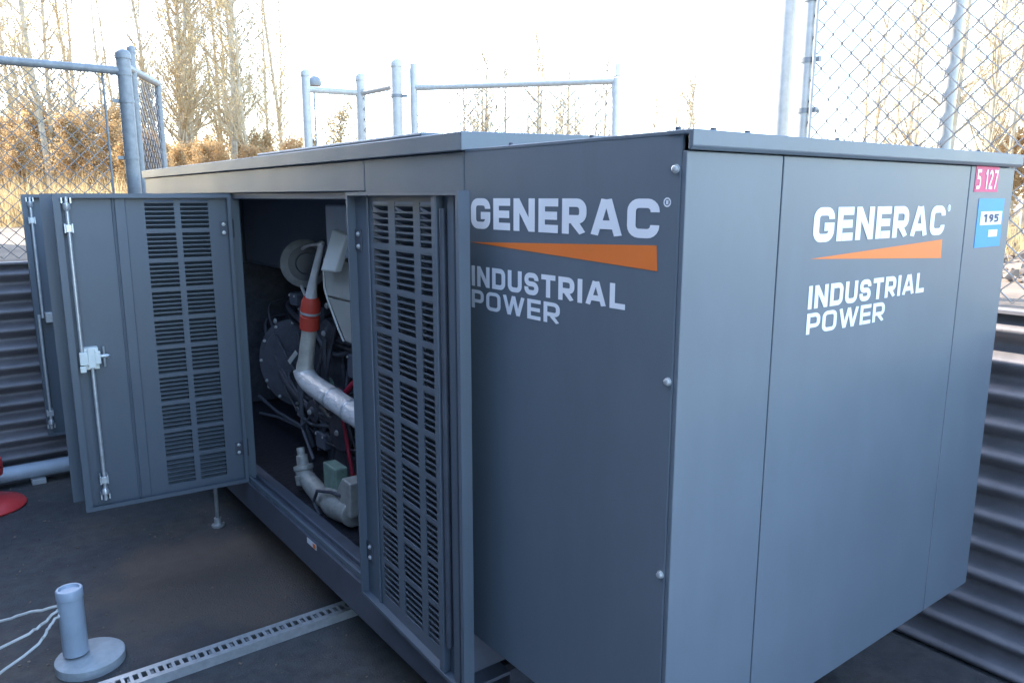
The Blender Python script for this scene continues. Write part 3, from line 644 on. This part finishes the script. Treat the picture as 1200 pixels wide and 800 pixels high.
# red thing at the left edge
t = tag(empty('red_stand', (-1.10, 4.33, 0)), 'red stand with wide round base at the left edge by the floor pipe', 'stand')
MB().lathe((0, 0, 0), (0, 0, 1), [(0, .20), (.012, .21), (.03, .20), (.06, .13), (.075, .05), (.08, .03)], 36).build('base', M['redp'], t, smooth=True)
MB().tube([(0, 0, .08), (0, 0, .2)], .028, 16).build('post', M['redp'], t, smooth=True)
MB().lathe((0, 0, .20), (0, 0, 1), [(0, .05), (.005, .105), (.045, .11), (.05, .08), (.06, .08), (.065, .11), (.10, .105), (.11, .05)], 32).build('head', M['redp'], t, smooth=True)

# ================================================================== FENCES
def chain(p0, p1, z0, z1, d=.09, r=.0024, parent=None):
    p0, p1 = Vector((*p0, 0)), Vector((*p1, 0)); e = p1 - p0; L = e.length; e.normalize(); nn = Vector((-e.y, e.x, 0))
    h = d / 2; n = int(L / h); m = int((z1 - z0) / h); vs = []; fs = []
    for i in range(n):
        base = len(vs)
        for k in range(m + 1):
            side = (k + i) % 2
            x = (i + side) * h + (.0015 if side else -.0015); c = p0 + e * x + nn * (.003 if side else -.003) + Vector((0, 0, z0 + k * h))
            a = e * r; bb_ = nn * r
            for q in (a + bb_, bb_ - a, -a - bb_, a - bb_): vs.append(c + q)
        for k in range(m):
            for j in range(4):
                o = base + k * 4; fs.append((o + j, o + (j + 1) % 4, o + 4 + (j + 1) % 4, o + 4 + j))
    b = MB(); b.add(vs, fs)
    o = b.build('chain_mesh', M['wire'], parent, smooth=True, fix=False); o['kind'] = 'stuff'
    return o
def post(p, z1, r, parent, cap=True, name='post', z0=GZ - .05, m='galv'):
    b = MB().tube([(*p, z0), (*p, z1)], r, 18)
    o = b.build(name, M[m], parent, smooth=True)
    if cap: MB().lathe((*p, z1 - .02), (0, 0, 1), [(0, r * 1.12), (.03, r * 1.12)] + [(.03 + r * .8 * math.sin(a), r * 1.12 * math.cos(a)) for a in (.3, .6, .9, 1.2, 1.45)], 18)  .build('post_cap', M[m], o, smooth=True)
    return o
def band(o, p, z, r, d):
    b = MB().lathe((*p, z - .011), (0, 0, 1), [(0, r * 1.1), (.022, r * 1.1)], 16); b.obox((p[0] + d[0] * (r + .02), p[1] + d[1] * (r + .02), z), (d[0], d[1], 0), (-d[1], d[0], 0), (0, 0, 1), .022, .008, .011)
    b.build('tension_band', M['galv'], o, smooth=True)
FT = 2.68
# left fence, in the shade of the building
f = tag(empty('chain_link_fence', (0, 5.0, GZ)), 'chain link fence at the upper left in front of orange brush', 'fence'); f.location = (0, 0, 0)
pc = post((.0, 5.0), 2.78, .046, f)
MB().tube([(-3.2, 5.0, FT), (-.03, 5.0, FT)], .027, 16).build('top_rail', M['galv'], f, smooth=True)
MB().tube([(-.13, 5.03, GZ), (-.13, 5.03, 2.72)], .008, 8).build('tension_bar', M['galv'], f, smooth=True)
for z in (1.75, 2.1, 2.48, 2.66): band(pc, (.0, 5.0), z, .046, (-1, 0.05))
chain((-3.2, 5.03), (-.13, 5.03), GZ + .03, 2.72, .085, .0034, parent=f)
post((-2.6, 5.0), 2.75, .03, f)
# gate standing open beside the left fence
g = tag(empty('fence_gate', (0, 0, 0)), 'narrow gate frame swung open, just right of the left corner post', 'gate')
ga, gb = (.10, 5.22), (.42, 5.92)
post(ga, 2.86, .026, g, name='gate_stile'); MB().tube([(*gb, GZ + .05), (*gb, 2.735)], .026, 14).build('gate_stile', M['galv'], g, smooth=True)
MB().tube([(.02, 5.03, 2.715), (*ga, 2.722), (*gb, 2.735)], .026, 14).build('gate_rail', M['galv'], g, smooth=True)
MB().tube([(*ga, GZ + .1), (*gb, GZ + .1)], .022, 14).build('gate_rail', M['galv'], g, smooth=True)
chain(ga, gb, GZ + .1, 2.72, .085, parent=g)
# back fence right of the gateway, corner and return
f = tag(empty('chain_link_fence', (0, 0, 0)), 'pale sunlit fence corner beyond the middle of the generator roof', 'fence')
pa, pb, pcn = (1.35, 5.12), (1.80, 5.06), (1.90, 4.62)
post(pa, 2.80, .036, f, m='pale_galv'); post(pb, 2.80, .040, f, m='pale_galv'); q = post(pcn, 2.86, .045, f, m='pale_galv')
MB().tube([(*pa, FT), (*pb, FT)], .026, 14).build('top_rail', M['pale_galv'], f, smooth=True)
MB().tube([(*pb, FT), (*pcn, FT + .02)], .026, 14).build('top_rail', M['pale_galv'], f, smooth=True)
chain(pa, pb, GZ, FT, .085, parent=f); chain(pb, pcn, GZ, FT, .085, parent=f)
band(q, pcn, 2.62, .045, (.7, -.7)); band(q, pcn, 2.25, .045, (.7, -.7))
# wide gate leaf swung outwards
g = tag(empty('fence_gate', (0, 0, 0)), 'wide chain link gate leaf swung outward, with one long pale top rail', 'gate')
ga, gb = (2.0, 4.52), (3.02, 3.30)
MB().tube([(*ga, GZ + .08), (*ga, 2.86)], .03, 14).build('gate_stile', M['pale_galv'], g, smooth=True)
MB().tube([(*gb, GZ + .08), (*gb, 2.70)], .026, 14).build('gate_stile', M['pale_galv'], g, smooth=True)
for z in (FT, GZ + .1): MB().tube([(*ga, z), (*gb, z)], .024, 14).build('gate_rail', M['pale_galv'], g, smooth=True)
chain(ga, gb, GZ + .1, FT, .085, .0026, parent=g)
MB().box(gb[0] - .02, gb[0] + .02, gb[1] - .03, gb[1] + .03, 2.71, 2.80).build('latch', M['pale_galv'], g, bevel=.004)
# right fence behind the generator
f = tag(empty('chain_link_fence', (0, 0, 0)), 'tall chain link fence behind the right end of the generator', 'fence')
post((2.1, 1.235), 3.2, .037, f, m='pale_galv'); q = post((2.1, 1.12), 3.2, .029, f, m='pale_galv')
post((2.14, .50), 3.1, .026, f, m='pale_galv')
chain((2.1, 1.09), (2.1, -3.2), GZ + .03, 3.12, .092, .0031, parent=f)
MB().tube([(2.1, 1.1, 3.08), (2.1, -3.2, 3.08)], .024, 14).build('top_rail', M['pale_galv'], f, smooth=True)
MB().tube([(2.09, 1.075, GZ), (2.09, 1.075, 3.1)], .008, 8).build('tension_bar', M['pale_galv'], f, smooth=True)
for z in (1.75, 2.0, 2.22, 2.44, 2.7): band(q, (2.1, 1.12), z, .029, (0, -1))
for y in (-1.6, -3.2): post((2.14, y), 3.1, .03, f)
# lamp on a pole beyond the fence corner
t = tag(empty('pole_lamp', (1.75, 5.9, GZ)), 'small round lamp on a thin pole just beyond the pale fence corner', 'lamp')
MB().tube([(0, 0, 0), (0, 0, 1.42)], .009, 8).build('pole', M['galv'], t, smooth=True)
MB().lathe((0, 0, 1.42), (0, 0, 1), [(0, .02), (.005, .065), (.03, .072), (.06, .065), (.085, .045), (.095, .005)], 18).build('lamp_head', M['galv'], t, smooth=True)

# ================================================================== PLANTS AND GROUND COVER
def at(px, D):
    u = (px - 600) / 895; h = math.cos(R(10.69)) + .19 * math.sin(R(10.69)); r = u / h * D
    return Vector((CAM.x + .8 * r + .6 * D, CAM.y - .6 * r + .8 * D, GZ))
def tree_mesh(seed, H, r0, nb, spread, leafy, leafm, leafs=.05):
    rnd = random.Random(seed); tk = MB(); cr = MB(); lf = MB()
    pts = [Vector((0, 0, -.05))]; x = Vector((0, 0, 0)); lean = Vector((rnd.uniform(-.05, .05), rnd.uniform(-.05, .05), 0))
    N = 9
    for i in range(1, N + 1):
        x = Vector((pts[-1].x, pts[-1].y, H * i / N)) + lean * H / N + Vector((rnd.gauss(0, .025 * H / N), rnd.gauss(0, .025 * H / N), 0)); pts.append(x)
    tk.tube(pts, [r0 * (1 - .9 * i / N) + .004 for i in range(N + 1)], 7)
    def leafat(p):
        s = leafs * rnd.uniform(.5, 1.3); a = Vector((rnd.gauss(0, 1), rnd.gauss(0, 1), rnd.gauss(0, 1))).normalized(); c = a.orthogonal().normalized()
        lf.add([p, p + (a + c * .5) * s, p + a * 2 * s, p + (a - c * .5) * s], [(0, 1, 2, 3)])
    def branch(p, d, L, r, depth):
        q = [p]; dd = d.copy()
        for i in range(4):
            dd = (dd + Vector((rnd.gauss(0, .16), rnd.gauss(0, .16), .12))).normalized(); q.append(q[-1] + dd * L / 4)
        cr.tube(q, [r, r * .8, r * .6, r * .4, r * .22], 4 if depth == 0 else 3, cap=False)
        if depth < 2:
            for k in range(4 if depth == 0 else 3):
                i = rnd.randint(1, 4); e = (q[i] - q[i - 1]).normalized(); s = Vector((rnd.gauss(0, 1), rnd.gauss(0, 1), rnd.gauss(0, .6))).normalized()
                branch(q[i], (e + s * .75).normalized(), L * rnd.uniform(.4, .62), r * .5, depth + 1)
        for _ in range(leafy):
            i = rnd.randint(1, 4); leafat(q[i].lerp(q[i - 1], rnd.random()) + Vector((rnd.gauss(0, .05), rnd.gauss(0, .05), rnd.gauss(0, .05))))
    for k in range(nb):
        z = rnd.uniform(.18, .97); i = min(N - 1, int(z * N)); p = pts[i].lerp(pts[i + 1], z * N - i)
        a = rnd.uniform(0, 2 * math.pi); up_ = rnd.uniform(.5, 1.4)
        branch(p, Vector((math.cos(a), math.sin(a), up_)).normalized(), spread * (1.15 - z * .8) * rnd.uniform(.6, 1.1), r0 * .34 * (1.1 - z * .7) + .003, 0)
    return tk, cr, lf
def make_tree(name, cat, label, group, seed, H, r0, nb, spread, leafy, leafm, leafs=.05, bark='bark', twig='twig'):
    root = tag(empty(name), label, cat, group)
    tk, cr, lf = tree_mesh(seed, H, r0, nb, spread, leafy, leafm, leafs)
    tk.build('trunk', M[bark], root, smooth=True, fix=False)
    c = cr.build('crown', M[twig], root, fix=False)
    if lf.f: lf.build('leaves', M[leafm], c, fix=False)['kind'] = 'stuff'
    return root
def plantset(protos, spots, rnd, labels=None):
    used = set()
    for k, (px, D, sc) in enumerate(spots):
        j = k % len(protos); p = protos[j]
        o = p if j not in used else copy_tree(p)
        if labels: o['label'] = labels[k]
        used.add(j); o.location = at(px, D); o.rotation_euler.z = rnd.uniform(0, 6.28); o.scale = (sc, sc, sc * rnd.uniform(.9, 1.15))
rnd = random.Random(3)
LB = 'slender bare pale tree standing beyond the left fence'
pro = [make_tree('bare_tree', 'tree', LB, 'bare trees beyond the left fence', 20 + i, 8.5, .06, 60, 1.5, 1, 'leaf_y', .03) for i in range(4)]
sp = [(rnd.uniform(-60, 345), rnd.uniform(17, 34), rnd.uniform(.75, 1.2)) for _ in range(30)]
plantset(pro, sp, rnd)
LP = 'tall pale poplar with yellowish fine twigs behind the left corner post'
pro = [make_tree('poplar_tree', 'tree', LP, 'yellowish poplars behind the left gate', 40 + i, 9, .09, 70, 1.25, 2, 'leaf_y', .03) for i in range(2)]
plantset(pro, [(214, 20, 1.0), (228, 23, 1.1), (275, 19, 1.0), (288, 24, 1.05), (100, 24, .9), (30, 26, .95)], rnd,
         ['tall yellowish poplar nearest the left corner post, front one of its pair', 'tall yellowish poplar behind the one nearest the left corner post',
          'tall yellowish poplar above the far end of the roof, front one of its pair', 'tall yellowish poplar above the far end of the roof, rear one of its pair',
          'yellowish poplar behind the left fence, just left of the corner post', 'yellowish poplar behind the left fence near the edge of the photo'])
LS = 'orange leaved shrub in the row beyond the left fence'
pro = [make_tree('shrub', 'shrub', LS, 'orange shrubs beyond the left fence', 60 + i, 1.95, .02, 80, .7, 3, 'leaf_o', .032) for i in range(4)]
sp = []
for k in range(52):
    px = -70 + k * 8.5 + rnd.uniform(-6, 6); D = rnd.uniform(13, 21)
    sp.append((px, D, rnd.uniform(.75, 1.05) * (1.0 if px < 190 else .78) * D / 17))
plantset(pro, sp, rnd)
s1 = make_tree('shrub', 'shrub', 'round golden orange shrub seen through the pale fence corner', None, 71, 1.7, .02, 50, .6, 2, 'leaf_y', .03); s1.location = at(402, 12)
LT = 'thin bare sapling showing above the generator roof'
pro = [make_tree('sapling', 'tree', LT, 'saplings above the generator roof', 80 + i, 3.1, .04, 34, 1.1, 0, 'leaf_y') for i in range(4)]
plantset(pro, [(rnd.uniform(545, 715), rnd.uniform(11, 17), rnd.uniform(.7, 1.0)) for _ in range(14)], rnd)
pro = [make_tree('sapling', 'tree', 'low twiggy sapling just left of the tall right fence posts', 'low saplings by the right fence posts', 90 + i, 2.6, .034, 28, .9, 0, 'leaf_y') for i in range(2)]
plantset(pro, [(760, 15, .85), (785, 14, .9), (800, 13, 1.0), (815, 16, 1.0)], rnd,
         [k_ + ' of the four low twiggy saplings left of the tall right fence posts' for k_ in ('leftmost', 'second from left', 'third from left', 'rightmost')])
LR = 'reddish brown bare sapling behind the right chain link fence'
pro = [make_tree('sapling', 'tree', LR, 'saplings behind the right fence', 100 + i, 4.2, .03, 34, 1.0, 0, 'leaf_o', .03) for i in range(4)]
plantset(pro, [(rnd.uniform(1010, 1290), rnd.uniform(7, 15), rnd.uniform(.6, 1.05)) for _ in range(16)] + [(1103, 7.5, 1.2), (1150, 6.5, .8)], rnd)
pro = [make_tree('shrub', 'shrub', 'rust red shrub at the far right edge above the gravel', 'rust red shrubs at the far right', 110 + i, 1.0, .015, 50, .5, 3, 'leaf_o', .03) for i in range(2)]
plantset(pro, [(1188, 8.5, .9), (1170, 10, .8)], rnd, ['rust red shrub at the far right edge above the gravel', 'low rust brown shrub just above the right end of the roof lip'])
# dry grass tufts
def grass(name, spots, hgt, m, n):
    b = MB()
    for (x, y) in spots:
        for _ in range(n):
            a = rnd.uniform(0, 6.28); r = rnd.gauss(0, .2); p = Vector((x + math.cos(a) * r, y + math.sin(a) * r, GZ)); l = hgt * rnd.uniform(.5, 1.2)
            t_ = Vector((rnd.gauss(0, .25), rnd.gauss(0, .25), 1)) * l; s = Vector((math.cos(a * 7), math.sin(a * 7), 0)) * .008
            b.add([p - s, p + s, p + t_], [(0, 1, 2)])
    return tag(b.build(name, M[m], fix=False), kind='stuff')
sp = []
for _ in range(700):
    v = at(rnd.uniform(-80, 500), rnd.uniform(11, 24)); sp.append((v.x, v.y))
grass('dry_grass', sp, .75, 'straw', 22)
sp = []
for _ in range(500):
    v = at(rnd.uniform(1090, 1330), rnd.uniform(5.5, 14)); sp.append((v.x, v.y))
grass('dry_grass', sp, .16, 'straw', 9)
# rubble on the bank at the right
b = MB(); bm = bmesh.new()
for _ in range(420):
    px = rnd.uniform(1120, 1300); D = rnd.uniform(3.9, 12); v = at(px, D)
    if v.x < 2.25: continue
    s = rnd.uniform(.02, .09) * (D / 7) ** .5
    vs = [Vector((rnd.gauss(0, 1), rnd.gauss(0, 1), rnd.gauss(0, 1))).normalized() for _ in range(9)]
    tmp = bmesh.new()
    for q in vs: tmp.verts.new(v + Vector((q.x * s * 1.3, q.y * s, q.z * s * .7 + s * .3)))
    bmesh.ops.convex_hull(tmp, input=tmp.verts)
    tmp.verts.ensure_lookup_table(); idx = {q: i for i, q in enumerate(tmp.verts)}
    b.add([q.co.copy() for q in tmp.verts], [tuple(idx[q] for q in fc.verts) for fc in tmp.faces]); tmp.free()
bm.free()
tag(b.build('rubble', M['rock']), kind='stuff')
